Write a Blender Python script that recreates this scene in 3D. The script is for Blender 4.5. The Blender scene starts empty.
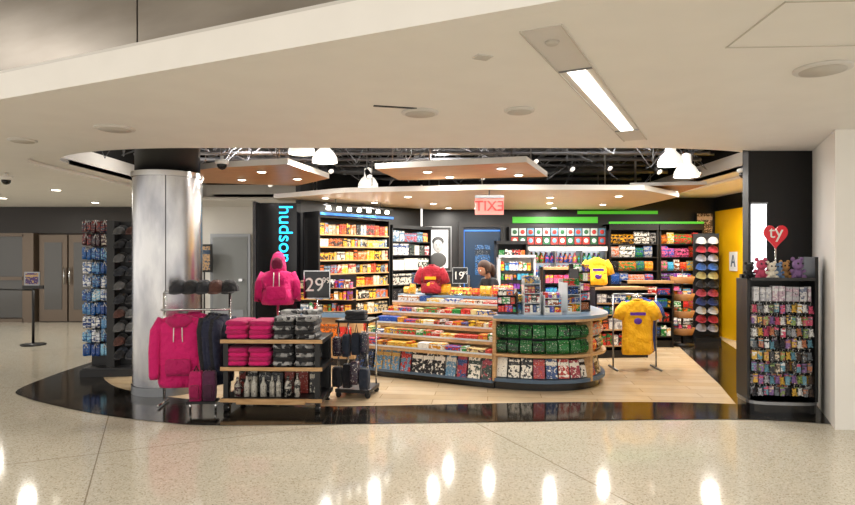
import bpy, math, random
from mathutils import Vector, Matrix
random.seed(7)
R=random.random
def U(a,b): return a+(b-a)*random.random()
def H(h):
    h=h.lstrip('#'); o=[]
    for i in (0,2,4):
        c=int(h[i:i+2],16)/255; o.append(c/12.92 if c<=.04045 else ((c+.055)/1.055)**2.4)
    return tuple(o)
SC=bpy.context.scene
SC.view_settings.view_transform='Standard'
COL=SC.collection
MT={}
def mat(name,col=(.5,.5,.5),rough=.5,metal=0.,emit=None,es=1.,spec=None,coat=0):
    m=bpy.data.materials.new(name); m.use_nodes=True
    b=m.node_tree.nodes['Principled BSDF']
    if isinstance(col,str): col=H(col)
    b.inputs['Base Color'].default_value=(*col,1); b.inputs['Roughness'].default_value=rough
    b.inputs['Metallic'].default_value=metal
    if coat: b.inputs['Coat Weight'].default_value=coat
    if emit is not None:
        if isinstance(emit,str): emit=H(emit)
        b.inputs['Emission Color'].default_value=(*emit,1); b.inputs['Emission Strength'].default_value=es
    MT[name]=m; return m
def nd(m,t,**k):
    n=m.node_tree.nodes.new(t)
    for a,v in k.items():
        if a in n.inputs: n.inputs[a].default_value=v
        else: setattr(n,a,v)
    return n
def lk(m,a,b): m.node_tree.links.new(a,b)
def noise_mat(name,c1,c2,scale=8,rough=.5,metal=0,stretch=(1,1,1),bump=0,detail=3,rr=None,lo=.35,hi=.65):
    m=mat(name,c1,rough,metal); b=m.node_tree.nodes['Principled BSDF']
    tc=nd(m,'ShaderNodeTexCoord'); mp=nd(m,'ShaderNodeMapping'); mp.inputs['Scale'].default_value=stretch
    nz=nd(m,'ShaderNodeTexNoise'); nz.inputs['Scale'].default_value=scale; nz.inputs['Detail'].default_value=detail
    cr=nd(m,'ShaderNodeValToRGB')
    a=H(c1) if isinstance(c1,str) else c1; c=H(c2) if isinstance(c2,str) else c2
    cr.color_ramp.elements[0].color=(*a,1); cr.color_ramp.elements[1].color=(*c,1)
    cr.color_ramp.elements[0].position=lo; cr.color_ramp.elements[1].position=hi
    lk(m,tc.outputs['Object'],mp.inputs['Vector']); lk(m,mp.outputs[0],nz.inputs['Vector'])
    lk(m,nz.outputs['Fac'],cr.inputs[0]); lk(m,cr.outputs[0],b.inputs['Base Color'])
    if bump:
        bp=nd(m,'ShaderNodeBump'); bp.inputs['Strength'].default_value=bump; bp.inputs['Distance'].default_value=.02
        lk(m,nz.outputs['Fac'],bp.inputs['Height']); lk(m,bp.outputs[0],b.inputs['Normal'])
    return m
# --- materials
mat('black','#0d0d0f',.45); mat('blackgloss','#08080a',.15); mat('darkgrey','#2b2b2e',.5)
mat('white','#eceae6',.5); mat('chrome','#c8c8c8',.18,1); mat('greymetal','#8d8f92',.35,1)
noise_mat('ceilpaint','#edeae5','#f0ede8',3,.6); noise_mat('wallpaint','#e8e5df','#ebe8e2',2,.6)
noise_mat('yellowwall','#f0b400','#f6be08',2,.5)
noise_mat('woodlight','#b08758','#c8a274',6,.4,stretch=(1,8,8),bump=.02)
noise_mat('canopywood','#b07a45','#c8955c',4,.4,stretch=(1,9,9))
noise_mat('canopywhite','#cdb592','#d8c2a2',4,.4,stretch=(1,6,6))
mat('edgewhite','#d6d2cc',.4); mat('bluetop','#6f8ba6',.3); mat('bluegrey','#4a6076',.4); mat('bluedoor','#142c44',.3)
noise_mat('steel',(.30,.30,.32),(.55,.54,.53),3.5,.25,1,stretch=(1,1,.35),detail=7)
noise_mat('steelpanel',(.25,.225,.20),(.38,.35,.32),1.2,.36,1,stretch=(.5,.5,2),detail=5)
mat('emit','#ffffff',.5,emit='#fff4e0',es=10); mat('emitstrip','#ffffff',.5,emit='#fff8ee',es=4)
mat('emitwin','#ffffff',.5,emit='#f4f8ff',es=2.2)
mat('green','#308a30',.5,emit='#54c020',es=.7); mat('bluelit','#2060a0',.5,emit='#3a80f0',es=.8)
mat('cyan','#20c0f0',.5,emit='#18b8f8',es=1.6); mat('redlit','#e02020',.5,emit='#f02018',es=1.0)
mat('heart','#e0182c',.35); mat('skin','#b07a5a',.5); mat('hair','#3a2214',.6); mat('jacket','#17171c',.8)
mat('eye','#f0f0f0',.3); mat('lip','#8a4038',.5)
mat('brown','#4e4034',.5); mat('brown2','#66584a',.3,.3); mat('greydoor','#9a9ea0',.45); mat('glass','#4c4a46',.07)
mat('rubber','#101010',.7); mat('darkband','#241e1a',.5); mat('wicker','#9a6a3a',.7)
mat('pipe','#77787e',.5,.1); mat('duct','#85888e',.4,.3); mat('plenum','#060607',.9); mat('grill','#c4beb4',.6)
mat('emitshade','#ffffff',.3,emit='#fff6e8',es=.9); mat('exitglass','#c88078',.2,emit='#b03020',es=.2)
mat('emitcool','#ffffff',.5,emit='#eef6ff',es=.55); mat('bluelit2','#80a0c0',.2,emit='#90b0d0',es=.4)
mat('acrylic','#c9ced2',.15)
def attr_mat(name,rough,bump,printed):
    m=mat(name,(.5,.5,.5),rough); b=m.node_tree.nodes['Principled BSDF']
    a=nd(m,'ShaderNodeAttribute',attribute_name='c1'); c=nd(m,'ShaderNodeAttribute',attribute_name='c2')
    tc=nd(m,'ShaderNodeTexCoord')
    nz=nd(m,'ShaderNodeTexNoise'); nz.inputs['Scale'].default_value=26 if printed else 14
    lk(m,tc.outputs['Object'],nz.inputs['Vector'])
    if printed:
        g=nd(m,'ShaderNodeMath',operation='GREATER_THAN'); g.inputs[1].default_value=.56
        lk(m,nz.outputs['Fac'],g.inputs[0])
        uv=nd(m,'ShaderNodeSeparateXYZ'); lk(m,tc.outputs['UV'],uv.inputs[0])
        w1=nd(m,'ShaderNodeMath',operation='COMPARE'); w1.inputs[1].default_value=.76; w1.inputs[2].default_value=.09
        lk(m,uv.outputs['Y'],w1.inputs[0])
        mx0=nd(m,'ShaderNodeMath',operation='MAXIMUM'); lk(m,g.outputs[0],mx0.inputs[0]); lk(m,w1.outputs[0],mx0.inputs[1])
        mx=nd(m,'ShaderNodeMix',data_type='RGBA'); lk(m,mx0.outputs[0],mx.inputs['Factor'])
        lk(m,a.outputs['Color'],mx.inputs[6]); lk(m,c.outputs['Color'],mx.inputs[7])
        n2=nd(m,'ShaderNodeTexNoise'); n2.inputs['Scale'].default_value=70; lk(m,tc.outputs['Object'],n2.inputs['Vector'])
        g2=nd(m,'ShaderNodeMath',operation='GREATER_THAN'); g2.inputs[1].default_value=.66; lk(m,n2.outputs['Fac'],g2.inputs[0])
        m2=nd(m,'ShaderNodeMix',data_type='RGBA'); lk(m,g2.outputs[0],m2.inputs['Factor']); lk(m,mx.outputs[2],m2.inputs[6]); m2.inputs[7].default_value=(.7,.67,.6,1)
        g3=nd(m,'ShaderNodeMath',operation='LESS_THAN'); g3.inputs[1].default_value=.36; lk(m,n2.outputs['Fac'],g3.inputs[0])
        m3=nd(m,'ShaderNodeMix',data_type='RGBA',blend_type='MULTIPLY'); lk(m,g3.outputs[0],m3.inputs['Factor']); lk(m,m2.outputs[2],m3.inputs[6]); m3.inputs[7].default_value=(.2,.2,.22,1)
        lk(m,m3.outputs[2],b.inputs['Base Color'])
    else:
        lk(m,a.outputs['Color'],b.inputs['Base Color']); nz.inputs['Scale'].default_value=9; nz.inputs['Detail'].default_value=4
        bp=nd(m,'ShaderNodeBump'); bp.inputs['Strength'].default_value=bump; bp.inputs['Distance'].default_value=.05
        lk(m,nz.outputs['Fac'],bp.inputs['Height']); lk(m,bp.outputs[0],b.inputs['Normal'])
        b.inputs['Sheen Weight'].default_value=.1
attr_mat('prod',.35,0,True); attr_mat('cloth',.85,1.0,False)
m=mat('plain',(.5,.5,.5),.45); a=nd(m,'ShaderNodeAttribute',attribute_name='c1'); lk(m,a.outputs['Color'],m.node_tree.nodes['Principled BSDF'].inputs['Base Color'])
m=mat('camo',(.2,.2,.2),.9); tc=nd(m,'ShaderNodeTexCoord'); v=nd(m,'ShaderNodeTexVoronoi'); v.inputs['Scale'].default_value=28
cr=nd(m,'ShaderNodeValToRGB'); e=cr.color_ramp.elements; e[0].color=(.015,.015,.018,1); e[1].color=(.36,.36,.36,1); e[0].position=.35; e[1].position=.8
lk(m,tc.outputs['Object'],v.inputs['Vector']); lk(m,v.outputs['Color'],cr.inputs[0]); lk(m,cr.outputs[0],m.node_tree.nodes['Principled BSDF'].inputs['Base Color'])
# terrazzo
m=mat('terrazzo',(.6,.55,.45),.085); b=m.node_tree.nodes['Principled BSDF']; b.inputs['Specular IOR Level'].default_value=.3; tc=nd(m,'ShaderNodeTexCoord')
v=nd(m,'ShaderNodeTexVoronoi'); v.inputs['Scale'].default_value=110; lk(m,tc.outputs['Object'],v.inputs['Vector'])
sp=nd(m,'ShaderNodeSeparateColor'); lk(m,v.outputs['Color'],sp.inputs[0])
cr=nd(m,'ShaderNodeValToRGB'); e=cr.color_ramp.elements; e[0].color=(*H('#a39a86'),1); e[1].color=(*H('#dad4c6'),1); e[0].position=0; e[1].position=1
x=e.new(.12); x.color=(*H('#b5ac99'),1); x=e.new(.2); x.color=(*H('#c6bfae'),1); x=e.new(.8); x.color=(*H('#cbc5b5'),1)
lk(m,sp.outputs[0],cr.inputs[0])
mp=nd(m,'ShaderNodeMapping'); mp.inputs['Rotation'].default_value=(0,0,math.radians(-24.6)); mp.inputs['Location'].default_value=(.4,.9,0); lk(m,tc.outputs['Object'],mp.inputs['Vector'])
br=nd(m,'ShaderNodeTexBrick'); br.offset=0; br.inputs['Scale'].default_value=1; br.inputs['Brick Width'].default_value=3.2; br.inputs['Row Height'].default_value=3.2; br.inputs['Mortar Size'].default_value=.005; br.inputs['Mortar Smooth'].default_value=0
br.inputs['Color1'].default_value=br.inputs['Color2'].default_value=(1,1,1,1); br.inputs['Mortar'].default_value=(.55,.5,.44,1)
lk(m,mp.outputs[0],br.inputs['Vector'])
mx=nd(m,'ShaderNodeMix',data_type='RGBA',blend_type='MULTIPLY'); mx.inputs['Factor'].default_value=1
lk(m,cr.outputs[0],mx.inputs[6]); lk(m,br.outputs['Color'],mx.inputs[7]); lk(m,mx.outputs[2],b.inputs['Base Color'])
def tile(name,c1,c2,mort,w,h,rough,off=.5,rot=0,spk=False,ms=.004):
    m=mat(name,c1,rough); b=m.node_tree.nodes['Principled BSDF']; tc=nd(m,'ShaderNodeTexCoord')
    mp=nd(m,'ShaderNodeMapping'); mp.inputs['Rotation'].default_value=(0,0,rot); lk(m,tc.outputs['Object'],mp.inputs['Vector'])
    br=nd(m,'ShaderNodeTexBrick'); br.offset=off; br.inputs['Scale'].default_value=1; br.inputs['Brick Width'].default_value=w; br.inputs['Row Height'].default_value=h
    br.inputs['Mortar Size'].default_value=ms; br.inputs['Color1'].default_value=(*H(c1),1); br.inputs['Color2'].default_value=(*H(c2),1); br.inputs['Mortar'].default_value=(*H(mort),1)
    lk(m,mp.outputs[0],br.inputs['Vector']); out=br.outputs['Color']
    nz=nd(m,'ShaderNodeTexNoise'); nz.inputs['Scale'].default_value=90 if spk else 5; lk(m,tc.outputs['Object'],nz.inputs['Vector'])
    cr=nd(m,'ShaderNodeValToRGB'); e=cr.color_ramp.elements
    if spk: e[0].position=.62; e[1].position=.7; e[0].color=(0,0,0,1); e[1].color=(.12,.11,.1,1); bt='ADD'
    else: e[0].color=(.85,.85,.85,1); e[1].color=(1.05,1.05,1.05,1); bt='MULTIPLY'
    lk(m,nz.outputs['Fac'],cr.inputs[0]); mx=nd(m,'ShaderNodeMix',data_type='RGBA',blend_type=bt); mx.inputs['Factor'].default_value=1
    lk(m,out,mx.inputs[6]); lk(m,cr.outputs[0],mx.inputs[7]); lk(m,mx.outputs[2],b.inputs['Base Color'])
tile('plank','#cfba9c','#c2aa86','#9a8260',1.2,.2,.25,rot=.1)
tile('granite','#1c1915','#141210','#4c453a',.3,.3,.1,off=0,rot=-.1,spk=True)

# --- mesh builder
class MB:
    def __init__(s): s.v=[];s.f=[];s.m=[];s.c1=[];s.c2=[];s.sm=[];s.M=Matrix()
    def add(s,vs,fs,mt,c1=(.5,.5,.5),c2=(.5,.5,.5),sm=False):
        o=len(s.v); s.v+= [s.M@Vector(v) for v in vs]
        for f in fs: s.f.append([i+o for i in f]); s.m.append(mt); s.c1.append(c1); s.c2.append(c2); s.sm.append(sm)
    def box(s,x0,x1,y0,y1,z0,z1,mt,c1=(.5,.5,.5),c2=(.5,.5,.5),lean=0):
        vs=[(x0,y0,z0),(x1,y0,z0),(x1,y1,z0),(x0,y1,z0),(x0,y0+lean,z1),(x1,y0+lean,z1),(x1,y1+lean,z1),(x0,y1+lean,z1)]
        s.add(vs,[(0,1,5,4),(1,2,6,5),(2,3,7,6),(3,0,4,7),(4,5,6,7),(3,2,1,0)],mt,c1,c2)
    def prism(s,pts,z0,z1,mt,mtside=None,c1=(.5,.5,.5)):
        n=len(pts); vs=[(p[0],p[1],z0) for p in pts]+[(p[0],p[1],z1) for p in pts]
        s.add(vs,[tuple(range(n))[::-1],tuple(range(n,2*n))],mt,c1)
        s.add(vs,[(i,(i+1)%n,(i+1)%n+n,i+n) for i in range(n)],mtside or mt,c1)
    def band(s,A,B,z0,z1,mt,c1=(.5,.5,.5)):
        n=len(A); vs=[(p[0],p[1],z0) for p in A]+[(p[0],p[1],z0) for p in B]+[(p[0],p[1],z1) for p in A]+[(p[0],p[1],z1) for p in B]
        f=[]
        for i in range(n-1):
            f+=[(i,i+1,i+1+2*n,i+2*n),(n+i+1,n+i,3*n+i,3*n+i+1),(2*n+i,2*n+i+1,3*n+i+1,3*n+i),(i+1,i,n+i,n+i+1)]
        f+=[(0,2*n,3*n,n),(n-1,2*n-1,4*n-1,3*n-1)]
        s.add(vs,f,mt,c1)
    def rings(s,rs,mt,c1=(.5,.5,.5),c2=(.5,.5,.5),cap=True,sm=True):
        n=len(rs[0]); vs=[p for r in rs for p in r]; f=[]
        for k in range(len(rs)-1):
            for i in range(n): f.append((k*n+i,k*n+(i+1)%n,(k+1)*n+(i+1)%n,(k+1)*n+i))
        if cap: f+=[tuple(range(n))[::-1],tuple(range((len(rs)-1)*n,len(rs)*n))]
        s.add(vs,f,mt,c1,c2,sm)
    def lathe(s,prof,mt,at=(0,0,0),n=16,c1=(.5,.5,.5),c2=(.5,.5,.5),sx=1,sy=1,cap=True,sm=True):
        s.rings([[(at[0]+r*sx*math.cos(2*math.pi*i/n),at[1]+r*sy*math.sin(2*math.pi*i/n),at[2]+z) for i in range(n)] for r,z in prof],mt,c1,c2,cap,sm)
    def tube(s,pts,rad,mt,n=8,c1=(.5,.5,.5),flat=1.,c2=(.5,.5,.5)):
        pts=[Vector(p) for p in pts]; rs=[]
        if not isinstance(rad,(list,tuple)): rad=[rad]*len(pts)
        for i,p in enumerate(pts):
            d=(pts[min(i+1,len(pts)-1)]-pts[max(i-1,0)]).normalized()
            u=d.cross(Vector((0,1,0))); 
            if u.length<.1: u=d.cross(Vector((1,0,0)))
            u.normalize(); w=d.cross(u)
            rs.append([tuple(p+u*rad[i]*math.cos(2*math.pi*k/n)+w*rad[i]*flat*math.sin(2*math.pi*k/n)) for k in range(n)])
        s.rings(rs,mt,c1,c2)
    def ball(s,c,r,mt,c1=(.5,.5,.5),n=8,k=5,sz=1,sx=1,sy=1):
        s.lathe([(max(.001,r*math.sin(math.pi*j/k)),-r*sz*math.cos(math.pi*j/k)) for j in range(k+1)],mt,c,n,c1,c1,sx,sy)
    def slab(s,cx,cy,z0,w,d,h,mt,c1=(.5,.5,.5),c2=None):
        rs=[]
        for sc,z in ((.9,0),(1,.25),(1.01,.6),(.95,.92),(.8,1)):
            rg=[]
            for i in range(16):
                t=2*math.pi*i/16; c,q=math.cos(t),math.sin(t)
                rg.append((cx+w/2*sc*math.copysign(abs(c)**.35,c),cy+d/2*sc*math.copysign(abs(q)**.35,q),z0+h*z))
            rs.append(rg)
        s.rings(rs,mt,c1,c2 or c1)
    def obj(s,name,parent=None,loc=(0,0,0),rot=0):
        me=bpy.data.meshes.new(name); me.from_pydata([tuple(v) for v in s.v],[],s.f)
        names=list(dict.fromkeys(s.m))
        for n in names: me.materials.append(MT[n])
        me.polygons.foreach_set('material_index',[names.index(x) for x in s.m]); me.polygons.foreach_set('use_smooth',s.sm)
        if any(x in('prod','cloth','plain') for x in names):
            for an,src in (('c1',s.c1),('c2',s.c2)):
                at=me.color_attributes.new(an,'FLOAT_COLOR','CORNER'); data=[]
                for f,c in zip(s.f,src): data+= [c[0],c[1],c[2],1]*len(f)
                at.data.foreach_set('color',data)
            uv=me.uv_layers.new(name='UVMap'); data=[]
            q=[0,0,1,0,1,1,0,1]
            for f in s.f: data+= q if len(f)==4 else [.5,.3]*len(f)
            uv.data.foreach_set('uv',data)
        me.update()
        o=bpy.data.objects.new(name,me); COL.objects.link(o); o.location=loc; o.rotation_euler=(0,0,rot)
        if parent: o.parent=parent
        return o
def empty(name,loc=(0,0,0),rot=0):
    o=bpy.data.objects.new(name,None); COL.objects.link(o); o.location=loc; o.rotation_euler=(0,0,rot); return o
def text(name,body,size,mt,loc,rot,parent=None,ext=.004,sx=1,align='CENTER'):
    c=bpy.data.curves.new(name,'FONT'); c.body=body; c.size=size; c.extrude=ext; c.align_x=align; c.align_y='CENTER'
    t=bpy.data.objects.new(name+'_tmp',c); COL.objects.link(t); dg=bpy.context.evaluated_depsgraph_get(); dg.update()
    me=bpy.data.meshes.new_from_object(t.evaluated_get(dg)); bpy.data.objects.remove(t)
    me.materials.clear(); me.materials.append(MT[mt])
    o=bpy.data.objects.new(name,me); COL.objects.link(o); o.location=loc; o.rotation_euler=rot; o.scale=(sx,1,1)
    if parent: o.parent=parent
    return o
def simple(name,fn,parent=None,loc=(0,0,0),rot=0):
    mb=MB(); fn(mb); return mb.obj(name,parent,loc,rot)
def smoothcurve(pts,k=6):
    out=[]; n=len(pts)
    for i in range(n-1):
        p0=pts[max(i-1,0)];p1=pts[i];p2=pts[i+1];p3=pts[min(i+2,n-1)]
        for j in range(k):
            t=j/k; out.append(tuple(.5*((2*p1[a])+(-p0[a]+p2[a])*t+(2*p0[a]-5*p1[a]+4*p2[a]-p3[a])*t*t+(-p0[a]+3*p1[a]-3*p2[a]+p3[a])*t**3) for a in (0,1)))
    out.append(pts[-1]); return out
def filled(name,loops,z,mt,ext=0):
    c=bpy.data.curves.new(name,'CURVE'); c.dimensions='2D'; c.fill_mode='BOTH'; c.extrude=ext
    for L in loops:
        sp=c.splines.new('POLY'); sp.points.add(len(L)-1); sp.use_cyclic_u=True
        for i,p in enumerate(L): sp.points[i].co=(p[0],p[1],0,1)
    t=bpy.data.objects.new(name+'_t',c); COL.objects.link(t); dg=bpy.context.evaluated_depsgraph_get(); dg.update()
    me=bpy.data.meshes.new_from_object(t.evaluated_get(dg)); bpy.data.objects.remove(t)
    me.materials.clear(); me.materials.append(MT[mt]); o=bpy.data.objects.new(name,me); COL.objects.link(o); o.location=(0,0,z); return o

CZ=2.75
# ================= ROOM
simple('floor',lambda b:b.box(-16,10,-7,15.2,-.2,0,'terrazzo'))
outer=smoothcurve([(-5.0,9.2),(-4.98,8.1),(-4.85,7.1),(-4.5,6.72),(-3.95,6.36),(-3.27,6.0),(-2.6,5.75),(-1.93,5.62),(0,5.7),(1.6,5.78),(3.1,5.82),(3.95,5.62)])
inner=smoothcurve([(-4.5,9.2),(-4.35,8.1),(-3.95,7.45),(-3.5,7.05),(-3.0,6.78),(-2.5,6.6),(-1.9,6.42),(-1.03,6.32),(.4,6.42),(1.43,6.5),(2.6,6.5),(3.3,6.42)])
filled('floor_store',[inner+[(3.3,6.42),(3.6,7.4),(4.75,11.9),(4.75,11.95),(-4.5,11.95)]],.004,'plank')
filled('trim_1',[outer+[(4.35,6.9),(5.7,11.9),(4.75,11.9),(3.6,7.4)]+inner[::-1]],.006,'granite')
def rrect(x0,x1,y0,y1,rx,ry,n=12):
    o=[]
    for cx,cy,a in ((x1-rx,y0+ry,-90),(x1-.3,y1-.3,0),(x0+.3,y1-.3,90),(x0+rx,y0+ry,180)):
        r1,r2=(rx,ry) if cy<y0+ry+.01 else (.3,.3)
        for i in range(n+1):
            t=math.radians(a+90*i/n); o.append((cx+r1*math.cos(t),cy+r2*math.sin(t)))
    return o
hole=rrect(-5.0,4.7,6.45,12.6,2.2,1.3)
hole2=rrect(-4.72,4.42,6.7,12.4,2.1,1.2)
outp=[(9,-1.03),(-15,9.97),(-15,15),(9,15)]
filled('ceiling',[outp,hole],CZ+.02,'ceilpaint',.02)
filled('trim_2',[[*rrect(-5.1,4.8,6.35,12.7,2.25,1.35)],hole2],CZ+.075,'ceilpaint',.03)
def up(b):
    n=len(hole2); vs=[(p[0],p[1],CZ+.045) for p in hole2]+[(p[0],p[1],CZ+.3) for p in hole2]+[(p[0],p[1],3.9) for p in hole2]
    b.add(vs,[(i,i+n,(i+1)%n+n,(i+1)%n) for i in range(n)],'wallpaint')
    b.add(vs,[(i+n,i+2*n,(i+1)%n+2*n,(i+1)%n+n) for i in range(n)],'plenum')
    b.add(vs,[tuple(range(2*n,3*n))],'plenum')
simple('wall_plenum',up)
# fascia (local +y faces the hall)
A=Vector((9,-1.03,0)); B=Vector((-15,9.97,0)); L=(B-A).length; ang=math.atan2(B.y-A.y,B.x-A.x)
def fas(b):
    b.box(0,L,0.001,.1,CZ,CZ+.19,'ceilpaint')
    b.box(0,L,.001,.06,CZ+.19,CZ+.23,'edgewhite')
simple('trim_3',fas,None,(A.x,A.y,0),ang)
def fas2(b):
    w=2.35; off=.25
    x=off-w
    while x<L:
        b.box(max(0,x),min(L,x+w-.014),-.03,.02,CZ+.23,4.3,'steelpanel'); x+=w
    b.box(0,L,-.06,-.035,CZ+.2,4.3,'black')
simple('wall_fascia',fas2,None,(A.x,A.y,0),ang)
filled('ceiling_hall',[[(9,-1.1),(-15,9.9),(-15,-7),(9,-7)]],4.3,'ceilpaint',.03)
simple('wall_right',lambda b:b.prism([(3.73,5.49),(9.5,5.3),(9.5,7.0),(4.42,7.0)],0,CZ-.002,'wallpaint'))
simple('wall_store_back',lambda b:(b.box(-.1,6.0,12.02,12.2,0,3.8,'black')))
simple('wall_store_right',lambda b:(b.box(5.75,5.9,7.25,12.0,0,2.47,'yellowwall'),b.box(5.76,5.9,7.25,12.0,2.47,CZ+.5,'black')))
UA=math.atan2(2.2,1.9)
simple('wall_store_left',lambda b:(b.box(0,2.95,.02,.15,0,3.0,'black')),None,(-2.05,9.75,0),UA)
def pil(b):
    b.box(-2.72,-2.06,9.45,9.75,0,2.42,'blackgloss'); b.box(-2.74,-2.7,9.4,9.78,0,2.44,'darkgrey')
pl=simple('store_sign_pillar',pil)
text('lettering','hudson',.31,'cyan',(-2.24,9.44,1.93),(math.radians(90),math.radians(90),0),pl,.01)
def rear(b):
    b.box(-16,-1.0,14.4,14.6,0,CZ+.1,'brown')
    b.box(-16,-5.55,14.3,14.4,2.12,CZ,'darkband')
    b.box(-5.4,-1.0,14.3,14.4,0,CZ,'wallpaint')
    for x in (-12.2,-10.9,-9.45,-7.7,-6.6,-5.6): b.box(x-.12,x+.12,14.2,14.4,0,2.12,'brown2')
simple('wall_rear',rear)
def gl(x0,x1,nm):
    def f(b):
        b.box(x0,x1,14.36,14.4,.1,2.1,'glass')
        for x in (x0,x1-.06): b.box(x,x+.06,14.3,14.36,0,2.1,'brown2')
        for z in (0,1.0,2.04): b.box(x0,x1,14.3,14.36,z,z+.08,'brown2')
    simple(nm,f)
gl(-12.05,-11.05,'window_1'); gl(-10.75,-9.6,'window_2'); gl(-7.55,-6.75,'window_3'); gl(-6.45,-5.75,'window_4')
def dbl(b):
    for x in (-9.25,-8.55):
        b.box(x,x+.66,14.3,14.36,.02,2.08,'brown2'); b.box(x+.12,x+.54,14.29,14.3,.3,1.9,'glass')
    b.tube([(-8.63,14.24,.9),(-8.63,14.24,1.3)],.02,'chrome'); b.tube([(-8.5,14.24,.9),(-8.5,14.24,1.3)],.02,'chrome')
simple('door_1',dbl)
def gd(b):
    b.box(-5.15,-4.2,14.22,14.3,0,2.1,'greymetal'); b.box(-5.08,-4.27,14.2,14.22,.02,2.03,'greydoor'); b.box(-4.45,-4.36,14.12,14.2,.98,1.04,'chrome'); b.box(-5.0,-4.35,14.19,14.2,.1,.3,'greymetal')
simple('door_2',gd)
def pos(b):
    b.box(-5.38,-5.0,13.9,13.94,1.2,1.85,'black'); b.box(-5.34,-5.04,13.89,13.9,1.25,1.8,'prod',H('#c8a070'),H('#204060')); b.tube([(-5.19,13.95,0.02),(-5.19,13.95,1.4)],.02,'black'); b.lathe([(.18,0),(.18,.02)],'black',(-5.19,13.95,.005))
simple('poster_stand',pos)

def colm(b):
    b.lathe([(.385,0),(.385,2.56)],'steel',n=48,cap=False); b.lathe([(.40,2.5),(.40,2.56)],'chrome',n=48,cap=False); b.lathe([(.36,2.56),(.36,3.85)],'black',n=32)
    b.lathe([(.395,0),(.395,.1)],'greymetal',n=48,cap=False)
    for a in (-70,50,170): 
        t=math.radians(a); b.box(.383*math.cos(t)-.004,.383*math.cos(t)+.004,.386*math.sin(t)-.004,.386*math.sin(t)+.003,.1,2.5,'darkgrey')
simple('steel_column',colm,None,(-3.08,7.12,0))

def pier(b):
    b.box(3.54,4.4,6.62,6.74,0,3.8,'black'); b.box(3.57,3.73,6.6,6.62,1.2,2.16,'emitwin')
    for z in (1.18,2.16): b.box(3.56,3.74,6.59,6.62,z,z+.02,'greymetal')
simple('wall_pier',pier)
simple('wall_store_front',lambda b:b.box(4.5,5.75,7.05,7.2,0,3.0,'black'))

def disc(name,x,y,r,m='edgewhite',z=CZ,m2='darkgrey'):
    def f(b):
        b.lathe([(r,0),(r,-.012),(r*.86,-.018)],m,(0,0,0),28); b.lathe([(r*.8,-.018),(r*.8,-.021)],m2,(0,0,0),28)
    simple(name,f,None,(x,y,z))
for x,y,r in ((-.06,4.83,.15),(.73,4.76,.12),(2.43,3.69,.16),(-2.83,5.43,.17),(-4.05,6.0,.13),(-6.2,8.2,.1)): disc('ceiling_speaker',x,y,r,'edgewhite',CZ,'grill')
for x,y in ((-6.5,10.5),(-8.5,12),(-6.9,9.4),(-7.2,13),(-5.6,12.6)): disc('ceiling_downlight',x,y,.09,'edgewhite',CZ,'emit')
def lin(b):
    b.box(-.02,3.3,-.105,.105,-.004,0,'edgewhite')
    b.box(.75,2.75,-.055,.055,-.012,-.004,'emitstrip')
    for y in (-.11,.105): b.box(-.02,3.3,y,y+.006,-.012,0,'grill')
    for x in (.73,2.75): b.box(x,x+.015,-.105,.105,-.012,-.004,'greymetal')
    b.lathe([(.04,0),(.03,-.015)],'grill',(.2,0,-.004),16)
simple('linear_ceiling_light',lin,None,(.58,3.05,CZ),math.atan2(2.85,1.45))
def hatch(b):
    for x0,x1,y0,y1 in ((0,.8,0,.008),(0,.8,.6,.608),(0,.008,0,.6),(.8,.808,0,.608)): b.box(x0,x1,y0,y1,-.004,0,'grill')
simple('trim_4',hatch,None,(1.62,2.72,CZ),-.05)
simple('ceiling_vent',lambda b:(b.box(-.05,.05,-.04,.04,-.006,0,'edgewhite'),[b.box(-.04,.04,-.03+.02*i,-.024+.02*i,-.009,-.006,'grill') for i in range(4)]),None,(.32,3.48,CZ),.4)
simple('ceiling_slot_diffuser',lambda b:(b.box(-.2,.2,-.012,.012,-.008,0,'darkgrey')),None,(-.22,4.66,CZ),.25)
def dome(name,x,y,z):
    def f(b):
        b.lathe([(.08,0),(.08,-.04),(.06,-.05)],'white',(0,0,0),20); b.lathe([(.06,-.05),(.055,-.08),(.035,-.105),(.005,-.115)],'blackgloss',(0,0,0),20)
        b.tube([(0,0,0),(0,0,.05)],.02,'white')
    simple(name,f,None,(x,y,z))
dome('security_camera',-2.45,7.15,CZ-.02); dome('security_camera',3.75,7.1,2.62); 
dome('security_camera',-5.9,8.4,CZ-.051)

def poly(name,pts,z,th,m,side,lights,tilt=0):
    def f(b):
        b.prism(pts,0,th,m,side)
        for x,y in lights: b.lathe([(.075,-.008),(.055,-.012)],'white',(x,y,0),16); b.lathe([(.05,-.012),(.05,-.016)],'emit',(x,y,0),16)
        xs=[p[0] for p in pts]; ys=[p[1] for p in pts]; cx=sum(xs)/len(xs); cy=sum(ys)/len(ys)
        for p in pts: b.tube([(cx+(p[0]-cx)*.8,cy+(p[1]-cy)*.8,th),(cx+(p[0]-cx)*.8,cy+(p[1]-cy)*.8,3.88-z)],.008,'greymetal',6)
    simple(name,f,None,(0,0,z))
CL=[(-1.6,9.4),(-.9,10.2),(-.3,9.2),(.1,10.4),(.9,9.0),(1.1,10.8),(1.9,9.3),(2.1,10.3),(2.9,9.1),(3.1,10.6),(.4,11.4),(2.4,11.4)]
WL=[(.0,7.6),(.9,7.3),(.3,8.1),(1.2,7.9),(-2.1,7.6),(-2.6,8.4),(-1.8,8.3)]
poly('ceiling_canopy',[(-2.45,9.9),(-2.45,9.55),(-1.2,8.65),(.8,8.25),(3.0,8.3),(3.9,9.3),(3.9,11.9),(0.1,11.9)],2.5,.07,'canopywhite','edgewhite',CL)
poly('ceiling_canopy_wood',[(-.65,7.4),(1.13,6.85),(1.63,8.15),(-.4,8.5)],2.66,.07,'canopywood','edgewhite',WL[:4])
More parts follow.
